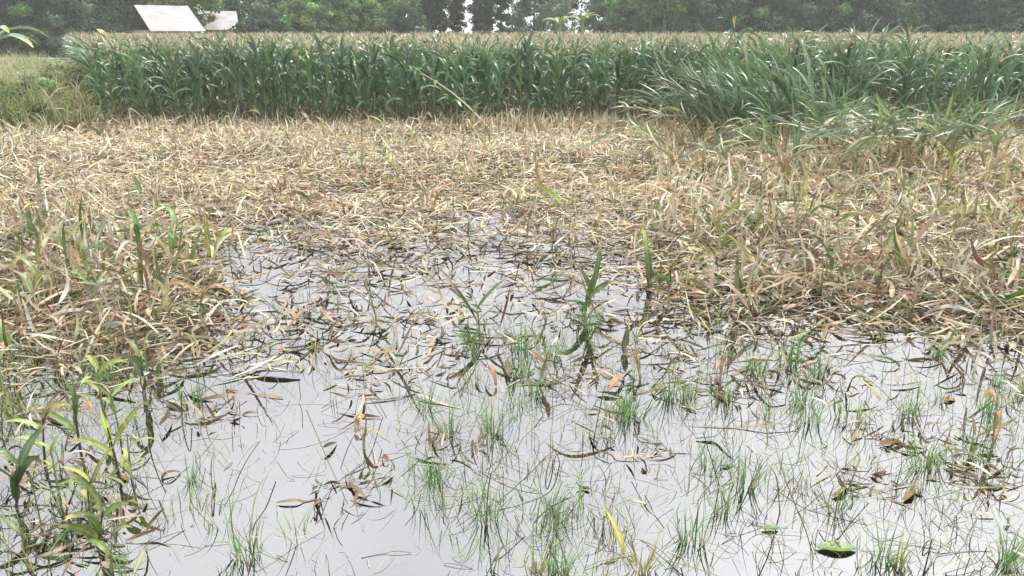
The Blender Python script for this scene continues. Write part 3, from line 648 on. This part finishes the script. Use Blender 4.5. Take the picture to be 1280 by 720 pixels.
# single leaves standing or lying, placed from the photograph: px, py of base, azimuth, elevation, length, width, colour, droop, label
def leaf(name, px, py, az, el, L, W, col, dr, label, z=.01, tip=None, twist=.4, group=None, mat=None, profile='leaf', curl=.2, kink=None, S=12):
    if el < .4 and name != 'floating_leaf' and kink is None:
        kink = (.3 + .4 * rng.random(), rng.choice([-1, 1]) * (.5 + .5 * rng.random())); curl = curl + rng.normal(0, .6); twist = twist + rng.normal(0, 1.3); W = W * .85
    g = Geo(); o3 = gp(px, py, z)
    ribbons(g, [[0, 0, 0]], az, el, L, W, dr, curl, twist, S=S, col=col, across=3, fold=.22, profile=profile, tipcol=tip, kink=kink, zmin=.003 - z)
    # a thin body: second skin a hair below the first
    v, f, c, t = g.arrays(); g.add(v - [0, 0, .0015], f[:, ::-1], c, t)
    o = link(name, mesh_from(name, g), mat or M_fresh, loc=tuple(o3)); return tag(o, label, 'leaf', group)
OR = (.52, .30, .14)
leaf('corn_leaf', 812, 362, 1.75, 1.35, .62, .075, (.09, .17, .05), .45, 'wide dark green corn leaf standing upright in the water right of centre', tip=((.36, .48, .07), .5), twist=.25)
leaf('corn_leaf', 66, 326, .5, .95, .62, .07, (.32, .40, .10), .3, 'broad yellow green leaf with a rusty tip slanting up from the left straw', tip=(OR, .3), z=.05)
leaf('corn_leaf', 118, 322, 1.0, 1.25, .50, .07, (.22, .30, .18), .5, 'grey green leaf upright beside the slanting yellow green leaf', tip=(OR, .25), z=.05)
leaf('corn_leaf', 10, 436, 2.2, 1.1, .26, .07, (.16, .30, .05), .5, 'bright green leaf tip at the left edge of the straw heap')
leaf('corn_leaf', 985, 425, .35, .25, .42, .05, (.42, .42, .14), .15, 'long yellow green leaf lying slanted over the water on the right', z=.08, tip=(OR, .2))
leaf('corn_leaf', 375, 465, PI, .02, .46, .06, (.13, .16, .05), .1, 'dark green leaf lying on the water below the left straw heap', z=.03)
leaf('corn_leaf', 1216, 371, 0, .02, .5, .075, (.15, .28, .05), .05, 'mid green leaf lying flat across the straw at the right edge', z=.12)
leaf('floating_leaf', 1020, 683, -.15, .04, .185, .075, (.13, .22, .04), .1, 'oval bright green leaf floating on the lower right water', profile='oval', twist=.1, z=.012)
leaf('floating_leaf', 952, 660, 0, .05, .085, .04, (.09, .2, .06), .1, 'small oval green leaf floating left of the larger floating one', profile='oval', twist=.1, z=.012)
leaf('corn_leaf', 1020, 452, PI + .25, .1, .2, .05, (.5, .36, .24), 2, 'pale pinkish brown curled leaf on the right water', z=.1)
leaf('corn_leaf', 1100, 500, 2.2, .7, .26, .04, (.46, .42, .14), .5, 'yellow brown leaf slanting up out of the right water', z=.02)
leaf('corn_leaf', 1150, 480, 2.4, .6, .2, .035, (.42, .38, .12), .5, 'short yellowish leaf slanting left of the drooping dead plant')
leaf('corn_leaf', 445, 540, 1.3, 1.2, .22, .04, (.55, .38, .2), 3., 'tan curled leaf hooked over in the open water left of centre', curl=.1)
leaf('corn_leaf', 760, 488, .9, .6, .3, .045, (.5, .24, .12), 1.8, 'rust brown arched leaf over the water right of centre', mat=M_dry)
leaf('corn_leaf', 780, 440, 1.1, 1.2, .2, .06, (.12, .14, .06), .2, 'dark green leaf blade pointing up right of the centre tuft')
leaf('corn_leaf', 620, 482, 1.9, 1.2, .26, .03, (.42, .2, .1), 2.2, 'thin red brown curled leaf in the centre water', mat=M_dry)
leaf('corn_leaf', 575, 395, 1.9, 1.3, .32, .035, (.55, .42, .25), 2.9, 'pale tan hook shaped leaf in the centre water', mat=M_dry)
leaf('corn_leaf', 440, 400, .5, .35, .4, .045, (.24, .32, .09), .2, 'green leaf slanting right over the centre left water', z=.05, tip=(OR, .2))
leaf('corn_leaf', 505, 400, .2, .4, .3, .035, (.24, .16, .08), 1.4, 'dark brown arched leaf left of the pale hooked leaf', mat=M_dry)
leaf('corn_leaf', 1040, 620, .3, .2, .26, .04, (.22, .17, .08), .5, 'olive brown leaf trailing on the water above the floating oval leaf', mat=M_dry)
leaf('corn_leaf', 1130, 625, .6, .2, .25, .04, (.24, .17, .08), .5, 'brown leaf trailing on the water right of the olive brown one', mat=M_dry)
leaf('corn_leaf', 1100, 555, .2, .25, .22, .05, (.3, .2, .1), .8, 'crumpled brown leaf on the water below the yellowish leaves', mat=M_dry)
leaf('corn_leaf', 870, 548, 0, .1, .3, .03, (.10, .13, .06), .3, 'narrow dark leaf lying on the right of centre water')
leaf('corn_leaf', 900, 582, 0, .05, .12, .035, (.08, .14, .05), .2, 'small dark green leaf on the water below the orange stub', profile='oval')
leaf('corn_leaf', 210, 505, -.7, .1, .2, .05, (.1, .12, .06), .2, 'dark drooping leaf on the water below the left straw heap')
leaf('corn_leaf', 345, 628, 0, .15, .24, .025, (.22, .16, .09), .5, 'thin dark brown leaf on the lower left open water', mat=M_dry)
leaf('corn_leaf', 770, 572, 0, .1, .3, .022, (.55, .4, .28), .2, 'thin pinkish straw leaf floating in the middle of the open water', mat=M_dry)
leaf('corn_leaf', 1180, 500, .1, .2, .15, .06, (.4, .2, .12), 2, 'crumpled reddish brown leaf on the right water beside the drooping dead plant', mat=M_dry)
leaf('corn_leaf', 780, 690, 2.0, .9, .22, .035, (.6, .5, .12), .4, 'bright yellow leaf beside the tuft at the bottom right of centre')
leaf('corn_leaf', 900, 235, 2.3, .9, .7, .055, GR, .5, 'green leaf rising from the straw below the blown over corn')
leaf('corn_leaf', 700, 190, 0, .25, 1.3, .07, (.2, .32, .15), .5, 'long grey green corn leaf lying across the far straw right of centre', z=.25)
leaf('corn_leaf', 940, 395, 2.6, .5, .6, .05, (.11, .17, .06), .4, 'dark green leaf slanting left out of the right straw edge', z=.03)
# scattered curled leaves in the transition zone
cnt = 0
while cnt < 105:
    px = rng.random() * 1290; py = 300 + 330 * rng.random(); b = bilerp(px, py)
    if rng.random() > b * 1.0 + .12 or (b > .9) or (py > 440 and rng.random() < .6): continue
    c = [(.5, .38, .22), (.6, .52, .38), (.36, .2, .1), (.24, .16, .08), (.16, .2, .07), (.5, .3, .15), (.36, .38, .13), (.44, .37, .27)][int(rng.integers(8))]
    leaf('dead_leaf', px, py, rng.random() * 6.28, rng.random() ** 1.5 * 1.3, .09 + .19 * rng.random(), .014 + .022 * rng.random(), tuple(jit(c, 1, .1)[0] * (.75 if py > 430 else 1)), .8 + rng.random() * 2.6,
         'withered curled corn leaf lying in the shallow water among the tufts', z=.01, twist=rng.normal(0, 1.6), curl=rng.normal(0, 1.0), group='withered leaves scattered on the water', mat=M_dry, S=12, kink=(.25 + .5 * rng.random(), rng.normal(0, 1.6)))
    cnt += 1

# the fallen stalk leaning against the corn block
def fallen():
    e = empty('fallen_corn_stalk', tuple(gp(622, 172))); gs, gl = Geo(), Geo()
    q = np.linspace(0, 1, 6)[:, None]; top = np.array([-1.75, .9, 1.35]); P = q * top + np.c_[q * 0, q * 0, .15 * np.sin(PI * q)]
    tube(gs, P, .02 * (1 - .5 * q[:, 0]), (.5, .48, .32), 6)
    n = 9; ts = np.linspace(.3, 1, n); pos = ts[:, None] * top
    ribbons(gl, pos, np.array([2.9] * n) + rng.normal(0, .5, n), .5 + rng.normal(0, .3, n), .5, .09, 1.6 + rng.normal(0, .4, n), 0, rng.normal(0, .6, n), S=8, col=jit((.16, .30, .10), n, .15), across=3, zmin=.1)
    link('stalk', mesh_from('fallen_stalk', gs), M_stalk, e); link('leaves', mesh_from('fallen_leaves', gl), M_corn, e)
    tag(e, 'pale fallen corn stalk leaning in front of the long corn block at the centre', 'corn stalk')
fallen()

# ------------------------------------------------------------------ young weeds with broad leaves, lower left
def weed(px, py, H, n, L, W, col, label, lean=.2, tip=None):
    e = empty('water_weed', tuple(gp(px, py))); gs, gl = Geo(), Geo(); a0 = rng.random() * 6.28
    P = stalk_path(H, a0, lean, 7); tube(gs, np.r_[[P[0] - [0, 0, .12]], P], .007 * np.r_[1, 1 - .5 * np.linspace(0, 1, 7)], (.22, .26, .1), 6)
    ts = np.linspace(.3, 1, n); tt = np.linspace(0, 1, 7); pos = np.stack([np.interp(ts, tt, P[:, k]) for k in range(3)], 1)
    ribbons(gl, pos, np.arange(n) * 2.4 + rng.normal(0, .4, n), .9 + rng.normal(0, .3, n), L * (.7 + .6 * rng.random(n)), W * .72 * (.7 + .5 * rng.random(n)), 1.8 + rng.normal(0, .5, n), rng.normal(0, .3, n), rng.normal(0, .6, n), S=9,
            col=jit(col, n, .2), across=3, fold=.3, tipcol=((.5, .42, .12), np.where(rng.random(n) < .4, .35, 0)))
    link('stem', mesh_from('weed_stem', gs), M_stalk, e); link('leaves', mesh_from('weed_leaves', gl), M_fresh, e)
    tag(e, label, 'water weed', 'leafy weeds in the lower left water')
LG = (.27, .34, .08)
for a in [(130, 520, .34, 5, .2, .05, LG, 'leafy weed with a bright yellow green top near the left straw heap'), (150, 545, .3, 5, .22, .045, (.2, .28, .07), 'leafy weed just behind the lower left cluster'),
          (75, 625, .27, 5, .17, .04, LG, 'yellow green weed with drooping leaves in the lower left'), (115, 650, .22, 6, .2, .04, (.3, .32, .09), 'olive weed with a pale broad leaf at the foot of the lower left cluster'),
          (5, 500, .3, 5, .24, .045, (.24, .32, .12), 'grey green weed cut by the left edge'),
          (165, 600, .25, 6, .17, .035, LG, 'small leafy weed right of the lower left cluster'), 
          (30, 690, .16, 4, .2, .035, (.12, .15, .05), 'dark low weed in the bottom left corner'), (185, 470, .2, 4, .18, .035, (.2, .26, .08), 'short weed at the lower edge of the left straw heap'),
          (140, 715, .14, 4, .16, .04, (.16, .2, .06), 'dark stub weed at the bottom left')]: weed(*a)

# ------------------------------------------------------------------ grass tufts
def tuft_mesh(key, n, H, Wd, col, spread, yellow=.1):
    g = Geo(); a = rng.random(n) * 6.28; r = spread * np.sqrt(rng.random(n)) * .45
    cc = jit(col, n, .22); k = rng.random(n) < yellow; cc[k] = jit((.5, .44, .16), int(k.sum()), .15)
    ribbons(g, np.c_[np.cos(a) * r, np.sin(a) * r, np.full(n, -.03)], a + rng.normal(0, .7, n), 1.45 - rng.random(n) ** 1.5 * .65, H * (.35 + .75 * rng.random(n)), Wd * (.7 + .6 * rng.random(n)),
            rng.random(n) ** 2 * 1.5, rng.normal(0, .3, n), rng.normal(0, .8, n), S=6, col=cc, profile='grass')
    m = mesh_from(key, g); m.materials.append(M_grass); return m
GG = (.17, .33, .09); GY = (.27, .40, .12)
TF = {'dense': [tuft_mesh('tuft_dense%d' % i, 36, .28, .0062, GG, .12) for i in range(5)],
      'thin': [tuft_mesh('tuft_thin%d' % i, 13, .26, .0056, GY, .14, .25) for i in range(8)],
      'few': [tuft_mesh('tuft_few%d' % i, 8, .2, .0042, GY, .12, .25) for i in range(8)],
      'rush': [tuft_mesh('tuft_rush%d' % i, 36, .34, .0065, (.18, .36, .10), .09) for i in range(3)],
      'yellow': [tuft_mesh('tuft_yellow0', 30, .26, .009, (.3, .38, .08), .09, .4)]}
def tuft(kind, px, py, s, label, group=None):
    v = TF[kind]; o = link('grass_tuft', v[int(rng.integers(len(v)))], loc=tuple(gp(px, py)))
    o.rotation_euler = (rng.normal(0, .06), rng.normal(0, .06), rng.random() * 6.28); o.scale = (s * 1., s * 1., s)
    return tag(o, label, 'grass tuft', group)
GT = 'grass tufts growing out of the flood water'
for a in [('rush', 615, 540, 1.0, 'tall bright green tuft at the centre of the water'), ('dense', 790, 525, 1.15, 'densest bright green tuft right of centre below the rusty arched leaf'), ('dense', 765, 520, .8, 'smaller tuft touching the left side of the densest tuft'),
          ('dense', 535, 510, .9, 'green tuft left of the tall centre tuft'), ('dense', 608, 650, 1.0, 'green tuft straight below the tall centre tuft'), ('dense', 540, 600, .8, 'small tuft halfway down the open water left of centre'),
          ('yellow', 803, 712, 1.1, 'yellow based tuft at the bottom right of centre'), ('rush', 905, 640, .75, 'slim tuft standing alone in the lower right of centre water'), ('rush', 1258, 705, 1.0, 'tall upright tuft at the bottom right corner'),
          ('dense', 1100, 700, .9, 'tuft beside the oval floating leaf'), ('dense', 985, 455, 1.3, 'wide tuft among dead leaves on the right'), ('dense', 950, 470, 1.1, 'tuft left of the wide tuft on the right'),
          ('dense', 1020, 470, 1.1, 'tuft right of the wide tuft on the right'), ('dense', 690, 450, 1.1, 'tuft around the brown leaning stub at the centre'), ('dense', 650, 470, 1.0, 'tuft just left of the brown leaning stub'),
          ('dense', 590, 430, 1.2, 'tuft around the small leafy stump at the centre'), ('dense', 740, 410, 1.2, 'tuft around the dark leafy stump'), ('dense', 240, 505, 1.1, 'tuft at the lower edge of the left straw heap'),
          ('yellow', 1125, 705, .8, 'short yellowish tuft right of the oval floating leaf'), ('rush', 700, 715, .8, 'tuft at the bottom edge near the centre'), ('yellow', 672, 718, .7, 'yellowish blade tuft at the bottom edge left of the yellow based tuft'),
          ('dense', 1045, 640, .8, 'tuft above the oval floating leaf'), ('dense', 1140, 520, .9, 'tuft left of the orange drooping dead plant'), ('dense', 1215, 570, 1.0, 'tuft at the foot of the orange drooping dead plant'),
          ('rush', 240, 600, .55, 'tuft standing alone in the left open water'), ('rush', 690, 640, .7, 'thin tuft right of the lower centre tuft')]:
    tuft(*a, GT)
gx = np.array([0, 100, 200, 300, 420, 520, 620, 720, 820, 920, 1020, 1120, 1280]); gy = np.array([330, 390, 440, 490, 540, 600, 660, 720])
GD = np.array([[.5,.5,.5,.1,.2,.1,.2,.2,.1,.3,.3,.3,.2],[.9,.9,.9,.5,.5,.5,.8,.7,.4,.6,.5,.4,.3],[.9,.9,.9,.7,.5,.6,.9,.9,.6,.9,.7,.5,.5],[.8,.8,.7,.3,.4,.8,.9,.8,.6,.7,.5,.6,.7],
               [.7,.8,.6,.15,.2,.7,.9,.6,.5,.5,.5,.6,.6],[.5,.7,.5,.2,.15,.6,.8,.5,.3,.5,.6,.5,.6],[.3,.5,.3,.1,.1,.1,.7,.6,.4,.5,.6,.5,.5],[.2,.4,.1,.05,.2,.1,.3,.8,.6,.2,.5,.6,.6]])
def gdens(px, py):
    i = min(max(np.searchsorted(gx, px, 'right') - 1, 0), len(gx) - 2); j = min(max(np.searchsorted(gy, py, 'right') - 1, 0), len(gy) - 2)
    u = min(max((px - gx[i]) / (gx[i + 1] - gx[i]), 0), 1); v = min(max((py - gy[j]) / (gy[j + 1] - gy[j]), 0), 1)
    return (GD[j, i] * (1 - u) + GD[j, i + 1] * u) * (1 - v) + (GD[j + 1, i] * (1 - u) + GD[j + 1, i + 1] * u) * v
cnt = 0
while cnt < 250:
    px = rng.random() * 1320 - 20; py = 370 + 370 * rng.random() ** .95
    q = gp(px, py)
    if rng.random() > gdens(px, py) ** 1.5 * (.6 + .5 * patch(q[0] * 1.5, q[1] * 1.5)) * 1.1: continue
    tuft(['thin', 'few', 'dense', 'thin', 'few', 'thin'][int(rng.integers(6))], px, py, .55 + .6 * rng.random(), 'thin green grass tuft growing out of the flood water among many like it', GT); cnt += 1
# loose blades and sprigs
g = Geo(); n = 0; P0 = []
while n < 4600:
    px = rng.random() * 1320 - 20; py = 290 + 440 * rng.random()
    if rng.random() > gdens(px, max(py, 330)) ** 1.3 + .04: continue
    P0.append(gp(px, py, -.02)); n += 1
P0 = np.array(P0)
ribbons(g, P0, rng.random(n) * 6.28, 1.4 - rng.random(n) ** 1.4 * .9, .05 + .25 * rng.random(n) ** 1.5, .0045, rng.random(n) * 1.4, rng.normal(0, .5, n), rng.normal(0, .8, n), S=5,
        col=jit(np.array([GG, GY, (.34, .34, .14), (.46, .38, .22)])[rng.choice(4, n)], n, .2), profile='grass')
# thin dark twigs and rootlets crossing the water
n = 800; P1 = []
while len(P1) < n:
    px = rng.random() * 1320 - 20; py = 330 + 390 * rng.random()
    if rng.random() > .06 + gdens(px, max(py, 330)) ** 1.5 * .95: continue
    P1.append(gp(px, py, .004))
ribbons(g, np.array(P1), rng.random(n) * 6.28, np.abs(rng.normal(.15, .35, n)), .08 + .28 * rng.random(n) ** 2, .0042, np.abs(rng.normal(.3, .4, n)), rng.normal(0, .45, n), 0, S=8,
        col=jit(np.array([(.06, .05, .03), (.10, .08, .05), (.4, .32, .22)])[rng.choice(3, n, p=[.45, .35, .2])], n, .2), profile='flat', zmin=.002, kink=(.2 + .6 * rng.random(n), rng.normal(0, .9, n)))
P2 = []
while len(P2) < 110:
    px = rng.random() * 1320 - 20; py = 400 + 320 * rng.random()
    if rng.random() < .15 + gdens(px, py): P2.append(gp(px, py, -.01))
ribbons(g, np.array(P2), rng.random(110) * 6.28, .1 + 1.3 * rng.random(110), .3 + .35 * rng.random(110), .0065, np.abs(rng.normal(.2, .3, 110)), rng.normal(0, .4, 110), 0, S=14,
        col=jit(np.array([(.06, .05, .03), (.12, .09, .05), (.20, .22, .09)])[rng.choice(3, 110)], 110, .2), profile='flat', kink=(.2 + .6 * rng.random(110), rng.normal(.9, 1.0, 110)), zmin=-.02)
tag(link('grass', mesh_from('grass', g), M_grass), 'loose grass blades and twigs sprinkled over the shallow water', 'grass', kind='stuff')
print('objects', len(bpy.data.objects))
